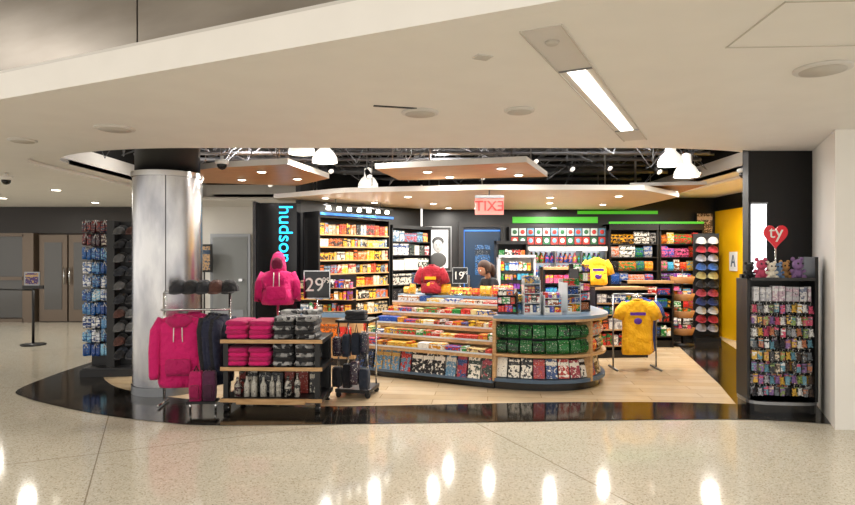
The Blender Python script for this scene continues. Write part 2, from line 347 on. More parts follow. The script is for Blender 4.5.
poly('ceiling_canopy_wood',[(-2.6,7.3),(-1.63,7.0),(-1.36,8.3),(-2.0,9.2),(-3.4,8.8),(-3.5,7.9)],2.66,.07,'canopywood','edgewhite',WL[4:])
poly('ceiling_canopy_wood',[(3.0,8.9),(4.05,8.7),(4.3,11.6),(4.0,11.7)],2.62,.05,'canopywood','edgewhite',[(3.95,9.6),(4.05,10.8)])
simple('green_light_panel',lambda b:(b.box(1.7,3.4,11.98,12.01,2.24,2.36,'green'),b.box(3.0,4.6,11.98,12.01,2.42,2.48,'green')))
def pipes(b):
    for i in range(13):
        y=6.9+i*.42; z=U(3.0,3.6); b.tube([(-4.2,y,z),(4.1,y,z)],U(.012,.04),random.choice(['pipe','duct','black']),8)
    for i in range(16):
        x=-4.2+i*.54+U(-.1,.1); z=U(2.95,3.6); b.tube([(x,6.9,z),(x,12.2,z)],U(.01,.035),random.choice(['pipe','duct']),8)
    for x0 in (-3.0,.9,2.8):
        b.box(x0,x0+.5,7.2,12.1,3.2,3.5,'duct')
    for k in range(3):
        y=7.3+k*1.2
        b.tube([(-4,y,3.05),(4,y,3.05)],.02,'pipe',6); b.tube([(-4,y,3.3),(4,y,3.3)],.02,'pipe',6)
        for j in range(26): x=-4+j*.31; b.tube([(x,y,3.05 if j%2 else 3.3),(x+.31,y,3.3 if j%2 else 3.05)],.01,'pipe',5)
    for k in range(80):
        x=U(-4,4);y=U(7.0,10.5); b.tube([(x,y,3.6),(x+U(-.2,.2),y,3.2),(x+U(-.5,.5),y+U(-.3,.3),U(2.74,3.0)),(x+U(-.6,.6),y,3.3)],U(.006,.012),random.choice(['pipe','duct']),5)
    for k in range(14):
        x=-3.8+k*.58; y=U(8,10); z=U(2.75,2.95)
        b.tube([(x,y,3.5),(x,y,z+.06)],.01,'duct',5); b.tube([(x,y,z+.05),(x+.05,y-.1,z-.05)],[.035,.05],'black',10); b.tube([(x+.05,y-.1,z-.05),(x+.052,y-.104,z-.054)],.04,'emitshade',10)
simple('ceiling_pipework',pipes)
def pend(x,y,z,r=.16):
    def f(b):
        b.lathe([(r,-.1),(r*.97,-.04),(r*.72,.03),(r*.4,.08),(r*.36,.2),(.01,.22)],'emitshade',(0,0,0),24,cap=False); b.lathe([(r*.8,-.06),(r*.6,-.075),(.005,-.085)],'emit',(0,0,0),20)
        b.tube([(0,0,.2),(0,0,3.88-z)],.008,'black',6)
    simple('pendant_lamp',f,None,(x,y,z))
for p in ((-1.53,7.3,2.93),(-1.30,7.6,2.87),(3.45,8.0,2.74),(3.08,7.6,2.83),(-.95,9.6,2.78)): pend(*p)
def ex(b):
    b.box(-.2,.2,-.012,.012,-.13,.1,'exitglass'); b.box(-.2,.2,-.03,.03,.1,.14,'greymetal'); b.tube([(0,0,.14),(0,0,.21)],.012,'greymetal')
e=simple('exit_sign',ex,None,(.86,8.35,2.29))
text('lettering','EXIT',.2,'redlit',(0,-.018,-.015),(math.radians(90),0,0),e,.003,-1)

# ================= product helpers
CANDY=[H(c) for c in ('#d8322a','#f0c020','#2a58b8','#2f9040','#e87818','#f2eee2','#7a3aa0','#1c1c22','#e65a8c','#40a8d0','#8a4a20','#f7f3ea')]
SNACK=[H(c) for c in ('#f2eee2','#f7f3ea','#f0c020','#e8a020','#d8322a','#f0d898','#b87838','#e8e8e8','#e87818','#3058a0','#6a3a1a','#c83828','#e0b040')]
BOOK=[H(c) for c in ('#d8d2c6','#b8342a','#2c4a80','#e8e4da','#caa050','#304038','#a03848','#5f88a8','#efe9dc','#1e1e24')]
BAGS=[H(c) for c in ('#c02018','#e0a010','#f0f0e8','#207838','#184890','#d86020','#101014','#a8a8a8')]
DARK=[H(c) for c in ('#18181c','#24262c','#503028','#8a3028','#4a4a50','#c8c0b0')]
def row(b,x0,x1,y0,z,h,pal,wmin=.06,wmax=.12,dep=.1,gap=.008,var=.25,lean=0,kind='box'):
    x=x0
    while x<x1-wmin*.6:
        w=min(U(wmin,wmax),x1-x); hh=h*U(1-var,1); c=random.choice(pal); d=random.choice(pal)
        n=random.choice((1,1,2,3))
        for _ in range(n):
            if x+w>x1+.001: break
            if kind=='bottle':
                r=w*.42; b.lathe([(r,0),(r,hh*.6),(r*.4,hh*.8),(r*.4,hh)],'prod',(x+w/2,y0+r,z),8,c,d)
            elif kind=='bag':
                b.rings([[(x,y0+.03,z),(x+w,y0+.03,z),(x+w,y0+.05,z),(x,y0+.05,z)],[(x+.004,y0,z+hh*.25),(x+w-.004,y0,z+hh*.25),(x+w-.004,y0+.07,z+hh*.25),(x+.004,y0+.07,z+hh*.25)],[(x+.004,y0,z+hh*.7),(x+w-.004,y0,z+hh*.7),(x+w-.004,y0+.07,z+hh*.7),(x+.004,y0+.07,z+hh*.7)],[(x,y0+.035,z+hh),(x+w,y0+.035,z+hh),(x+w,y0+.045,z+hh),(x,y0+.045,z+hh)]],'prod',c,d,sm=False)
            else: b.box(x+gap/2,x+w-gap/2,y0,y0+dep,z,z+hh,'prod',c,d,lean)
            x+=w
        x+=gap
def unit(name,x,y,ang,Ln,Ht,zs,pal,dep=.35,kind='box',frame='black',header=None,hh=.18,edge='black',wm=(.08,.16),back='darkgrey',fill=.8):
    root=empty(name,(x,y,0),ang)
    b=MB(); b.box(0,Ln,-.03,0,0.0,Ht,back)
    for xx in (0,Ln-.03): b.box(xx,xx+.03,-dep,-.03,0,Ht,frame)
    b.box(0,Ln,-dep-.02,0,Ht-hh,Ht,header or frame); b.box(.03,Ln-.03,-dep+.02,-.03,0,.12,frame)
    for z in zs: b.box(.03,Ln-.03,-dep,-.03,z-.02,z,edge)
    b.obj('frame',root)
    b=MB(); zz=list(zs)+[Ht-hh]
    for i,z in enumerate(zs):
        row(b,.04,Ln-.04,-dep+.02,z,(zz[i+1]-z-.02)*fill,pal,wm[0],wm[1],kind=kind,dep=dep*.6)
    b.obj('merchandise',root); return root
def on_left(t): return (-2.05+math.cos(UA)*t, 9.75+math.sin(UA)*t)
p=on_left(0.05)
PL=[H(c) for c in ('#d09818','#a89878','#a01c1c','#c8b898','#e0b030','#688098','#1c1c20','#c85818','#382018','#d8d0c0')]
unit('souvenir_wall_shelf',p[0],p[1],UA,1.62,2.3,[.3,.6,.85,1.08,1.3,1.52,1.74,1.94],PL,.38,kind='box',header='black',hh=.1,wm=(.05,.1),edge='woodlight')
p=on_left(1.8)
unit('magazine_wall_shelf',p[0],p[1],UA,1.1,2.15,[.2,.5,.78,1.05,1.32,1.6,1.85],[tuple(q*.8 for q in c) for c in BOOK],.3,hh=.06,wm=(.12,.18),fill=.92)
def stripl(b):
    for k in range(7): b.lathe([(.03,0),(.04,-.05),(.03,-.06)],'emit',(.15+k*.22,-.5,2.38),10)
    b.box(.05,1.6,-.52,-.48,2.38,2.41,'black'); b.tube([(.3,-.5,2.4),(.3,-.5,2.5)],.008,'black'); b.tube([(1.3,-.5,2.4),(1.3,-.5,2.5)],.008,'black')
    b.box(0.05,1.7,-.44,-.415,2.24,2.28,'bluelit')
simple('track_light',stripl,None,(*on_left(0),0),UA)
def port(b):
    b.box(-.27,.27,-.04,0,-.45,.45,'greymetal'); b.box(-.25,.25,-.045,0,-.43,.43,'black'); b.box(-.2,.2,-.05,-.045,-.38,.38,'acrylic')
    b.ball((0,-.055,.06),.1,'plain',H('#9a9a9a'),14,10,1.3,1,.12); b.ball((0,-.05,.15),.12,'plain',H('#303030'),12,8,.8,1,.08)
    for q in (-.035,.035): b.ball((q,-.068,.08),.012,'plain',H('#202020'),8,5,.7,1,.2)
    b.ball((0,-.068,-.0),.025,'plain',H('#505050'),8,5,.3,1,.2)
    b.ball((0,-.055,-.22),.17,'plain',H('#404040'),12,6,.9,1,.05)
simple('framed_portrait',port,None,(.21,12.0,1.72))
simple('door_3',lambda b:(b.box(.62,.72,11.9,12.02,0,2.15,'black'),b.box(1.45,1.55,11.9,12.02,0,2.15,'black'),b.box(.62,1.55,11.9,12.02,2.15,2.25,'black'),b.box(.72,1.45,11.98,12.02,.02,2.15,'bluedoor'),b.box(.72,1.45,11.96,11.98,2.07,2.1,'bluelit'),b.box(.72,.74,11.96,11.98,.1,2.1,'bluelit'),b.box(.95,1.25,11.97,11.98,1.2,1.8,'prod',H('#205080'),H('#102030')),b.box(.8,.84,11.92,11.98,.9,1.2,'chrome')))
def cooler(b):
    x0,x1=1.95,3.45
    b.box(x0,x1,11.6,12.0,0,.12,'black'); b.box(x0,x1,11.96,12.0,.12,1.72,'emitcool'); b.box(x0,x1,11.5,12.0,1.68,1.76,'white')
    for x in (x0,x0+.5,x0+1.0,x1-.03): b.box(x,x+.03,11.55,11.96,.12,1.7,'greymetal')
    for z in (.2,.55,.9,1.2,1.45):
        b.box(x0,x1,11.6,11.96,z-.015,z,'greymetal'); row(b,x0+.03,x1-.03,11.62,z,.21,CANDY[:5]+CANDY[6:11],.08,.095,kind='bottle',var=.1); row(b,x0+.03,x1-.03,11.75,z,.21,CANDY[:5]+CANDY[6:11],.08,.095,kind='bottle',var=.1)
simple('drinks_cooler',cooler)
def frz(b):
    b.box(1.6,3.5,11.74,12.0,1.78,2.16,'black'); x=1.64; k=0
    pc=[H('#a02820'),H('#a8b8b4'),H('#1c5030'),H('#a8b8b4'),H('#a02820'),H('#507890')]
    while x<3.4:
        for zz in (1.81,1.98):
            b.box(x,x+.13,11.72,11.74,zz,zz+.14,'plain',pc[k%6]); b.ball((x+.065,11.715,zz+.07),.045,'plain',pc[(k+1)%6],10,6,1,1,.15); k+=1
        x+=.155
simple('graphic_frieze',frz)
unit('book_display_shelf',1.22,11.0,0,.55,1.85,[.2,.5,.78,1.05,1.3,1.55],BAGS,.4,hh=.06,wm=(.08,.14))
unit('snack_wall_shelf',3.5,12.0,0,.95,2.2,[.2,.5,.78,1.04,1.3,1.56,1.82],BAGS,.45,kind='bag',hh=.12,wm=(.13,.17),fill=.95)
unit('snack_wall_shelf',4.47,12.0,0,.85,2.2,[.2,.5,.78,1.04,1.3,1.56,1.82],CANDY,.45,kind='bag',hh=.12,wm=(.09,.14),fill=.9)
simple('green_shelf_header',lambda b:b.box(3.5,5.3,11.5,11.58,2.2,2.24,'green'))
def cap(b,x,y,z,c,s=1,fc=1):
    b.lathe([(.095*s,0),(.092*s,.04*s),(.07*s,.085*s),(.035*s,.11*s),(.002,.115*s)],'cloth',(x,y,z),12,c,cap=False,sy=1.1)
    b.rings([[(x+.075*s*math.cos(t),y-.05*s-.0*s+(-.13*s)*math.sin(t),z-.0-.02*s*math.sin(t)+dz) for t in [math.pi*k/8 for k in range(9)]] for dz in (0,.006)],'cloth',c)
def caprack(b):
    b.box(-.22,.22,.0,.05,0,2.0,'black'); b.box(-.22,.22,-.25,.05,0,.08,'black')
    cs=[H(c) for c in ('#8a8a94','#901828','#a8a8a8','#182c60','#903040','#101014','#908858','#285090')]
    for k in range(11):
        z=.22+k*.16; c=cs[k%8]
        for x in (-.1,.1):
            cap(b,x,-.12,z,c); b.box(x-.01,x+.01,-.1,0,z-.02,z,'chrome')
simple('cap_rack',caprack,None,(5.2,11.2,0),-.3)
def photop(b):
    b.box(-.17,.17,0,.03,0,.42,'black'); b.box(-.15,.15,-.005,0,.02,.4,'prod',H('#604830'),H('#d0b090'))
simple('wall_photo',photop,None,(5.5,11.9,2.02))
simple('grade_sign',lambda b:(b.box(-.01,0,-.14,.14,0,.36,'white'),b.add([(-.012,-.09,.08),(-.012,-.05,.08),(-.012,0,.3),(-.012,-.02,.3)],[(0,1,2,3)],'bluegrey'),b.add([(-.012,.09,.08),(-.012,.05,.08),(-.012,-.02,.3),(-.012,.02,.3)],[(0,1,2,3)],'bluegrey'),b.add([(-.012,-.05,.15),(-.012,.05,.15),(-.012,.05,.18),(-.012,-.05,.18)],[(0,1,2,3)],'bluegrey')),None,(5.74,11.25,1.3))

# ================= central island
GU=math.atan2(-.95,1.8); GA=(-1.0,8.05)
isl=empty('checkout_island',(0,0,0))
b=MB(); b.M=Matrix.Translation((GA[0],GA[1],0))@Matrix.Rotation(GU,4,'Z')
Lg=2.0
b.box(0.03,Lg,.06,1.25,0,.1,'blackgloss'); b.box(0,Lg,.1,1.25,.1,.4,'darkgrey')
b.box(0,Lg,-.0,.3,.08,.11,'bluegrey')
tz=[.42,.55,.68,.81,.94]
for k,z in enumerate(tz):
    v=k*.19
    b.box(-.03+k*.05,Lg,v-.02,v+.2,z-.05,z,'woodlight'); b.box(k*.05,Lg,v+.15,1.25,z-.14,z-.05,'woodlight')
    b.box(-.03+k*.05,Lg,v-.025,v-.02,z-.01,z+.012,'acrylic')
b.box(.18,Lg,.95,1.3,.9,1.0,'woodlight'); b.box(.15,Lg+.02,.93,1.32,1.0,1.03,'bluetop')
b.obj('tiered_shelves',isl)
b=MB(); b.M=Matrix.Translation((GA[0],GA[1],0))@Matrix.Rotation(GU,4,'Z')
row(b,.02,Lg-.02,.02,.11,.26,BOOK,.13,.17,.02,.012,.08,lean=.05); row(b,.02,Lg-.02,.07,.13,.25,BOOK,.16,.22,.01,.01,.05,lean=.04)
for k,z in enumerate(tz):
    row(b,.05+k*.05,Lg-.02,k*.19+.0,z,.085,[tuple(q*.85 for q in c) for c in SNACK+CANDY[2:4]],.06,.12,.15,.008,.5)
row(b,.62,Lg-.05,1.0,1.03,.16,[H('#e8a020'),H('#f0b040'),H('#d83828'),H('#f0d860')],.07,.12,.14,.02,.4,kind='bag')
row(b,.2,.42,1.0,1.03,.16,[H('#e8a020'),H('#f0b040'),H('#d83828'),H('#f0d860')],.07,.1,.14,.02,.4,kind='bag')
b.obj('merchandise',isl)
F=smoothcurve([(.79,7.13),(1.15,7.0),(1.5,6.97),(1.85,7.06),(2.12,7.3),(2.25,7.62),(2.28,8.1),(2.28,8.7)],6)
def inset(P,d):
    o=[]
    for i,p in enumerate(P):
        a=P[max(i-1,0)];c=P[min(i+1,len(P)-1)]; t=Vector((c[0]-a[0],c[1]-a[1])).normalized(); o.append((p[0]-t.y*d,p[1]+t.x*d))
    return o
b=MB()
b.band(inset(F,.06),inset(F,.55),0,.1,'blackgloss'); b.band(F,inset(F,.58),.1,.14,'bluegrey')
b.band(inset(F,.22),inset(F,.55),.14,.82,'darkgrey'); b.band(inset(F,-.01),inset(F,.5),.4,.43,'woodlight')
b.band(inset(F,-.03),inset(F,.6),.82,.85,'woodlight'); b.band(inset(F,-.035),inset(F,.6),.85,.885,'bluetop')
for idx in (0,20,len(F)-1):
    q=F[idx]; r=inset(F,.5)[idx]; t=(Vector(r)-Vector(q)).normalized(); s_=Vector((-t.y,t.x))*.02
    b.prism([(q[0]-s_.x,q[1]-s_.y),(q[0]+s_.x,q[1]+s_.y),(r[0]+s_.x,r[1]+s_.y),(r[0]-s_.x,r[1]-s_.y)],.1,.84,'woodlight')
b.obj('curved_counter',isl)
b=MB()
def along(P,step):
    d=step/2; out=[]
    for i in range(len(P)-1):
        a=Vector(P[i]);c=Vector(P[i+1]);l=(c-a).length
        while d<l: 
            q=a+(c-a)*(d/l); out.append((q.x,q.y,math.atan2(c.y-a.y,c.x-a.x))); d+=step
        d-=l
    return out
for x,y,a in along(inset(F,.05),.15):
    b.M=Matrix.Translation((x,y,0))@Matrix.Rotation(a,4,'Z'); b.box(-.065,.065,0,.01,.15,.15+U(.2,.23),'prod',random.choice(BOOK),random.choice(BOOK),.05)
GRN=[H('#14602a'),H('#1d7a38'),H('#1a6030'),H('#1c6a2c'),H('#103420')]
for zz in (.44,.62):
    for x,y,a in along(inset(F,.03),.15):
        b.M=Matrix.Translation((x,y,0))@Matrix.Rotation(a,4,'Z'); row(b,-.07,.07,0,zz,.16,GRN if x<1.9 else BAGS,.13,.14,kind='bag',var=.1)
b.obj('merchandise',isl)
def cdisp(name,x,y,w,h,pal,ang=0,z0=.887,levels=3,dep=.18,fm='acrylic'):
    def f(b):
        b.box(-w/2,w/2,-dep/2,dep/2,0,.02,fm); b.box(-w/2,w/2,dep/2-.015,dep/2,.02,h,fm)
        for s in (-w/2,w/2-.01): b.box(s,s+.01,-dep/2,dep/2,.02,h*.9,fm)
        for k in range(levels):
            z=.02+k*h/levels; b.box(-w/2,w/2,-dep/2,dep/2,z,z+.008,fm); row(b,-w/2+.01,w/2-.01,-dep/2+.0,z+.008,h/levels*.85,pal,.03,.06,.1,.004,.3)
    simple(name,f,None,(x,y,z0),ang)
cdisp('countertop_display',.98,7.32,.24,.3,CANDY,-.2,fm='black'); cdisp('countertop_display',1.25,7.25,.2,.46,BOOK,0,levels=4)
cdisp('countertop_display',1.49,7.24,.22,.26,CANDY,.1); cdisp('countertop_display',1.74,7.35,.2,.42,BAGS,.4,levels=4)
cdisp('countertop_display',1.93,7.62,.2,.6,CANDY,.5,levels=5,fm='darkgrey'); cdisp('countertop_display',2.0,7.95,.22,.38,BOOK,.8)
cdisp('countertop_display',1.3,7.46,.4,.22,CANDY,0,levels=2,dep=.12)
def reg(b):
    b.box(-.17,.17,-.15,.15,0,.08,'black'); b.box(-.03,.03,0,.04,.08,.2,'darkgrey'); b.box(-.17,.17,.0,.03,.16,.42,'black',lean=.05); b.box(-.15,.15,-.005,0.0,.18,.4,'bluelit2',lean=.05)
simple('cash_register',reg,None,(1.98,8.45,.887),-math.pi/2)
unit('gift_card_rack',1.15,9.95,.0,.6,1.6,[.9,1.05,1.2,1.35],CANDY,.25,hh=.04,wm=(.05,.07),back='white',frame='acrylic')
unit('snack_gondola',1.9,10.2,.0,.85,1.4,[.2,.45,.7,.92,1.14],CANDY,.35,hh=.04,wm=(.06,.1),header='woodlight')
unit('snack_gondola',2.55,9.6,.1,.85,1.1,[.2,.45,.68,.86],BAGS,.35,hh=.04,wm=(.06,.1),header='woodlight',edge='woodlight')
unit('snack_gondola',3.45,10.7,.0,.8,1.15,[.2,.45,.7,.92],BAGS,.35,hh=.04,wm=(.08,.12),header='woodlight')

# ================= garments
def ell(cx,cy,cz,rx,ry,n=16,tw=0,p=.8):
    o=[]
    for i in range(n):
        t=2*math.pi*i/n; c,s=math.cos(t),math.sin(t); o.append((cx+rx*math.copysign(abs(c)**p,c)*(1+U(-.03,.03)),cy+ry*math.copysign(abs(s)**p,s)*(1+U(-.16,.16)),cz))
    return o
def shirt(b,x,y,z,c,W=.24,D=.1,Lh=.62,slv=.25,hood=False,lng=False,printc=None):
    b.rings([ell(x,y,z+.0,W*.28,D*.6),ell(x,y,z-.03,W*.75,D*.8),ell(x,y,z-.1,W,D),ell(x,y,z-.25,W*.98,D*1.05),ell(x,y,z-Lh*.55,W*.94,D*1.1),ell(x,y,z-Lh*.8,W*.98,D*1.15),ell(x,y,z-Lh*.93,W*1.0,D*1.15),ell(x,y,z-Lh,W*.9,D*1.0)],'cloth',c)
    for s in (-1,1):
        if lng: pts=[(x+s*W*.72,y,z-.05),(x+s*W*1.04,y-.01,z-.17),(x+s*W*1.1,y-.03,z-.38),(x+s*W*1.08,y-.05,z-slv+.04),(x+s*W*1.08,y-.05,z-slv)]; rr=[.07,.065,.058,.052,.042]
        else: pts=[(x+s*W*.7,y,z-.06),(x+s*W*1.05,y,z-.15),(x+s*W*1.22,y,z-.26)]; rr=[.075,.075,.08]
        b.tube(pts,rr,'cloth',10,c,.7)
    if hood:
        b.rings([ell(x,y+.02,z-.04,W*.5,D*.9),ell(x,y+.03,z+.04,W*.48,D*.95),ell(x,y+.03,z+.12,W*.42,D*.9),ell(x,y+.04,z+.19,W*.3,D*.7),ell(x,y+.05,z+.22,W*.1,D*.3)],'cloth',c)
        b.ball((x,y-D*.55,z+.07),.07,'cloth',tuple(q*.25 for q in c),12,6,1.2,1,.5)
        b.slab(x,y-D*1.05,z-Lh*.85,W*1.2,.04,.16,'cloth',c)
        for s in (-1,1): b.tube([(x+s*.03,y-D,z-.03),(x+s*.035,y-D*1.12,z-.2)],.005,'white',6)
    else: b.rings([ell(x,y,z-.005,W*.3,D*.65),ell(x,y,z+.015,W*.26,D*.55)],'cloth',tuple(q*.7 for q in c))
    if printc: 
        b.box(x-W*.5,x+W*.5,y-D*1.15-.004,y-D*1.08,z-.2,z-.16,'plain',printc); b.ball((x,y-D*1.12,z-.28),.055,'plain',printc,12,6,.8,1,.15)
PK=H('#cc0c68'); PK2=H('#b00a5a'); NAVY=H('#1a1f38'); YL=H('#f7b80c'); BLU=H('#2048a8')
def man(b):
    shirt(b,0,0,1.42,PK,.2,.12,.42,.36,hood=True,lng=True)
    b.tube([(0,0,0.03),(0,0,1.05)],.015,'chrome'); b.lathe([(.16,0),(.16,.025)],'chrome',(0,0,.005))
simple('hoodie_mannequin',man,None,(-1.82,7.3,0),.1)
def crack(b):
    for x in (-.34,.34):
        b.tube([(x,0,.03),(x,0,1.2)],.014,'chrome'); b.tube([(x,-.2,.03),(x,.15,.03)],.014,'chrome')
    b.tube([(-.34,0,1.2),(.34,0,1.2)],.014,'chrome'); b.tube([(-.34,0,.25),(.34,0,.25)],.01,'chrome')
    b.tube([(-.34,-.1,1.02),(.34,-.1,1.02)],.012,'chrome')
    for x in (-.34,.34): b.tube([(x,0,1.02),(x,-.1,1.02)],.01,'chrome')
    shirt(b,-.13,-.16,.97,PK,.23,.06,.75,.66,hood=False,lng=True); shirt(b,-.02,-.03,.98,PK2,.23,.06,.74,.64,lng=True)
    b.rings([ell(-.13,-.17,.96,.12,.07),ell(-.13,-.19,.91,.14,.08),ell(-.13,-.2,.85,.08,.06)],'cloth',PK2)
    b.slab(-.13,-.24,.35,.26,.03,.17,'cloth',PK2)
    for s in (-1,1): b.tube([(-.13+s*.04,-.25,.88),(-.13+s*.045,-.245,.7)],.005,'white',6)
    for k in range(5):
        c=random.choice([NAVY,H('#16161c'),H('#30323c'),H('#101018')])
        b.M=Matrix.Translation((.16+k*.035,-.06,0))@Matrix.Rotation(math.radians(66),4,'Z'); shirt(b,0,0,.97-.005*k,c,.16,.03,.72,.6,lng=True)
    b.M=Matrix()
    b.box(-.25,.4,-.1,.12,1.2,1.21,'black')
    for k in range(5): cap(b,-.18+k*.13,-.02,1.21,random.choice(DARK[:3]),1.1)
simple('hoodie_rack',crack,None,(-2.48,6.46,0),.12)
def bp(b):
    for x,c in ((0,PK2),(.13,H('#502040'))):
        b.slab(x,0,.0+.12,.13,.12,.3,'cloth',c); b.slab(x,-.07,.15,.09,.05,.14,'cloth',tuple(q*.6 for q in c)); b.tube([(x-.03,0,.4),(x,0,.47),(x+.03,0,.4)],.008,'black')
    b.box(-.08,.21,-.08,.08,.1,.125,'black')
    for x in (-.06,.19): b.tube([(x,0,0.01),(x,0,.11)],.012,'chrome')
simple('backpack_display',bp,None,(-2.35,6.1,0),.1)
tb=empty('display_table',(-1.575,6.38,0),-.03)
b=MB()
for x in (-.5,.44):
    b.box(x,x+.05,-.28,-.23,.08,.74,'black'); b.box(x,x+.05,.23,.28,.08,.74,'black'); 
    for y in (-.25,.25):
        b.M=Matrix.Translation((x+.025,y,.04))@Matrix.Rotation(math.pi/2,4,'Y'); b.lathe([(.04,-.02),(.04,.02)],'rubber',n=16); b.lathe([(.015,-.026),(.015,.026)],'chrome',n=8); b.M=Matrix()
        b.box(x+.01,x+.04,y-.015,y+.015,.04,.09,'greymetal')
for z in (.14,.46,.74):
    b.box(-.52,.52,-.3,.3,z-.04,z,'black'); b.box(-.52,.52,-.31,-.3,z-.035,z+.002,'woodlight')
b.box(-.5,.5,.26,.28,.1,.74,'darkgrey'); b.box(-.35,.35,-.33,-.3,.09,.14,'woodlight')
b.obj('frame',tb)
b=MB()
for z,n in ((.74,4),(.465,4)):
    for cx in (-.38,-.14):
        for k in range(n): b.slab(cx+U(-.012,.012),-.08,z+k*.045,.23,.4,.052,'cloth',PK if (k+int(cx*10))%2 else PK2)
    for cx in (.1,.33):
        for k in range(n+1): b.slab(cx+U(-.012,.012),-.08,z+k*.044,.21,.4,.052,'camo' if k%2==0 else 'cloth',H('#18181c'))
for cx in (.1,.33): b.slab(cx,.1,.96,.2,.2,.05,'camo',H('#2a2a30'))
b.obj('folded_sweatshirts',tb)
b=MB(); row(b,-.42,.3,-.24,.145,.24,[H('#101014'),H('#b8b4aa'),H('#401828'),H('#98948a')],.06,.09,.1,.02,.2,kind='bottle'); row(b,-.42,.42,-.05,.145,.26,DARK,.08,.14,.15,.01,.2); b.obj('bottles',tb)
def bagrack(b):
    b.box(-.2,.2,-.2,.2,.06,.1,'black')
    for x in (-.17,.17):
        for y in (-.17,.17): b.tube([(x,y,.09),(x,y,.86)],.01,'chrome'); b.ball((x,y,.035),.035,'rubber')
    b.box(-.2,.2,-.2,.2,.84,.87,'black')
    for k in range(8):
        x=-.16+(k%4)*.105; z=.5 if k<4 else .15; c=random.choice([H('#181820'),H('#382838'),H('#202838'),H('#48384a')])
        b.slab(x,-.22+U(-.03,.03),z+U(-.03,.03),U(.08,.11),.12,U(.2,.28),'prod' if k%3==0 else 'cloth',c,H('#403848')); b.tube([(x-.02,-.2,z+.22),(x,-.2,z+.33),(x+.02,-.2,z+.22)],.006,'black')
    for k in range(4): b.slab(-.05+(k%2)*.1,-.05,.87+.05*(k//2),.14,.16,.05,'cloth',H('#26262c'))
simple('bag_rack',bagrack,None,(-.8,6.88,0),-.2)
def psign(name,x,y,z,s,t1,t2,z0):
    r=empty(name,(x,y,0)); b=MB(); b.box(-.16*s,.16*s,-.01,.01,z-.17*s,z+.17*s,'blackgloss')
    for a in ((-.165,-.155,-.17,.17),(.155,.165,-.17,.17),(-.165,.165,-.175,-.165),(-.165,.165,.165,.175)): b.box(a[0]*s,a[1]*s,-.014,.012,z+a[2]*s,z+a[3]*s,'chrome')
    b.tube([(0,0,z0+.02),(0,0,z-.17*s)],.01,'chrome'); b.lathe([(.1,0),(.1,.02)],'chrome',(0,0,z0)); b.obj('board',r)
    text('price_text',t1,.24*s,'white',(-.03*s,-.013,z-.01*s),(math.pi/2,0,0),r,.001); text('cents_text',t2,.1*s,'white',(.115*s,-.013,z+.05*s),(math.pi/2,0,0),r,.001)
psign('price_sign',-1.38,7.5,1.23,1,'29','99',.005); 
psign('price_sign',.46,8.5,1.31,.65,'19','99',1.035)
def redm(b): shirt(b,0,0,.42,H('#a01428'),.16,.09,.4,.2,printc=YL); b.lathe([(.1,0),(.1,.02),(.02,.03)],'black')
simple('tshirt_bust',redm,None,(.06,8.62,1.032),-.2)
def yel(b): shirt(b,0,0,.44,YL,.17,.09,.42,.2,printc=H('#6030a0')); b.lathe([(.1,0),(.1,.02),(.02,.03)],'black')
simple('tshirt_bust',yel,None,(2.65,9.4,1.11),.0)
def yrack(b):
    for x in (-.3,.3): b.tube([(x,0,.02),(x,0,1.05)],.012,'greymetal'); b.tube([(x,-.2,.02),(x,.2,.02)],.014,'greymetal')
    b.tube([(-.3,0,1.05),(.3,0,1.05)],.014,'greymetal')
    for k,c in enumerate([YL,YL,BLU,BLU]):
        shirt(b,-.04+.06*k,-.2+k*.1,.98,c,.21,.045,.74,.2,printc=H('#6030a0') if k==0 else None)
        b.tube([(-.04+.06*k,-.2+k*.1,.97),(-.04+.06*k,-.2+k*.1,1.05)],.005,'chrome',6)
    b.tube([(0,-.25,1.05),(0,.25,1.05)],.01,'chrome')
simple('tshirt_rack',yrack,None,(2.9,8.4,0))
def spin(b):
    b.tube([(0,0,.02),(0,0,1.35)],.02,'black'); b.lathe([(.2,0),(.2,.04)],'black',(0,0,.005))
    for z in (.2,.5,.8,1.1):
        b.lathe([(.17,0),(.21,.12),(.2,.12),(.165,.01)],'wicker',(0,0,z),16,cap=False); b.lathe([(.01,0),(.17,.001)],'wicker',(0,0,z),16)
        for k in range(8): a=k*.785; b.box(.11*math.cos(a)-.03,.11*math.cos(a)+.03,.11*math.sin(a)-.03,.11*math.sin(a)+.03,z+.02,z+.17,'prod',random.choice(CANDY),random.choice(CANDY))
simple('basket_stand',spin,None,(4.5,10.6,0))
def lc(b):
    b.box(0,.9,0,.55,.0,.1,'black'); b.box(0,.9,.02,.55,.1,.7,'woodlight'); b.box(-.03,.93,-.03,.58,.7,.76,'bluetop')
    b.box(.05,.85,.3,.32,.76,1.3,'black')
    for z in (.78,.95,1.12): b.box(.05,.85,.08,.3,z-.01,z,'woodlight'); row(b,.06,.84,.1,z,.13,PL+CANDY,.04,.08,.1,.01,.4)
    row(b,.02,.88,.0,.4,.2,CANDY,.06,.1,.02,.01,.2)
simple('souvenir_counter',lc,None,(-1.95,8.75,0),-.15)
tw=empty('accessory_tower',(-4.2,8.1,0),.12)
b=MB(); b.box(-.36,.36,-.25,.25,0,.1,'black'); b.box(-.05,.05,-.2,.2,.1,2.05,'black'); b.box(-.3,.3,-.02,.02,.1,2.05,'black'); b.box(-.34,.34,-.24,.24,.1,.12,'darkgrey')
for x in (-.3,.3): b.tube([(x,0,.1),(x,0,2.07)],.015,'chrome')
b.obj('frame',tw)
b=MB(); SD=[H(c) for c in ('#1c5aa0','#204890','#88c0e0','#e8ecf0','#1a3878','#f0f0f0','#5890c0')]
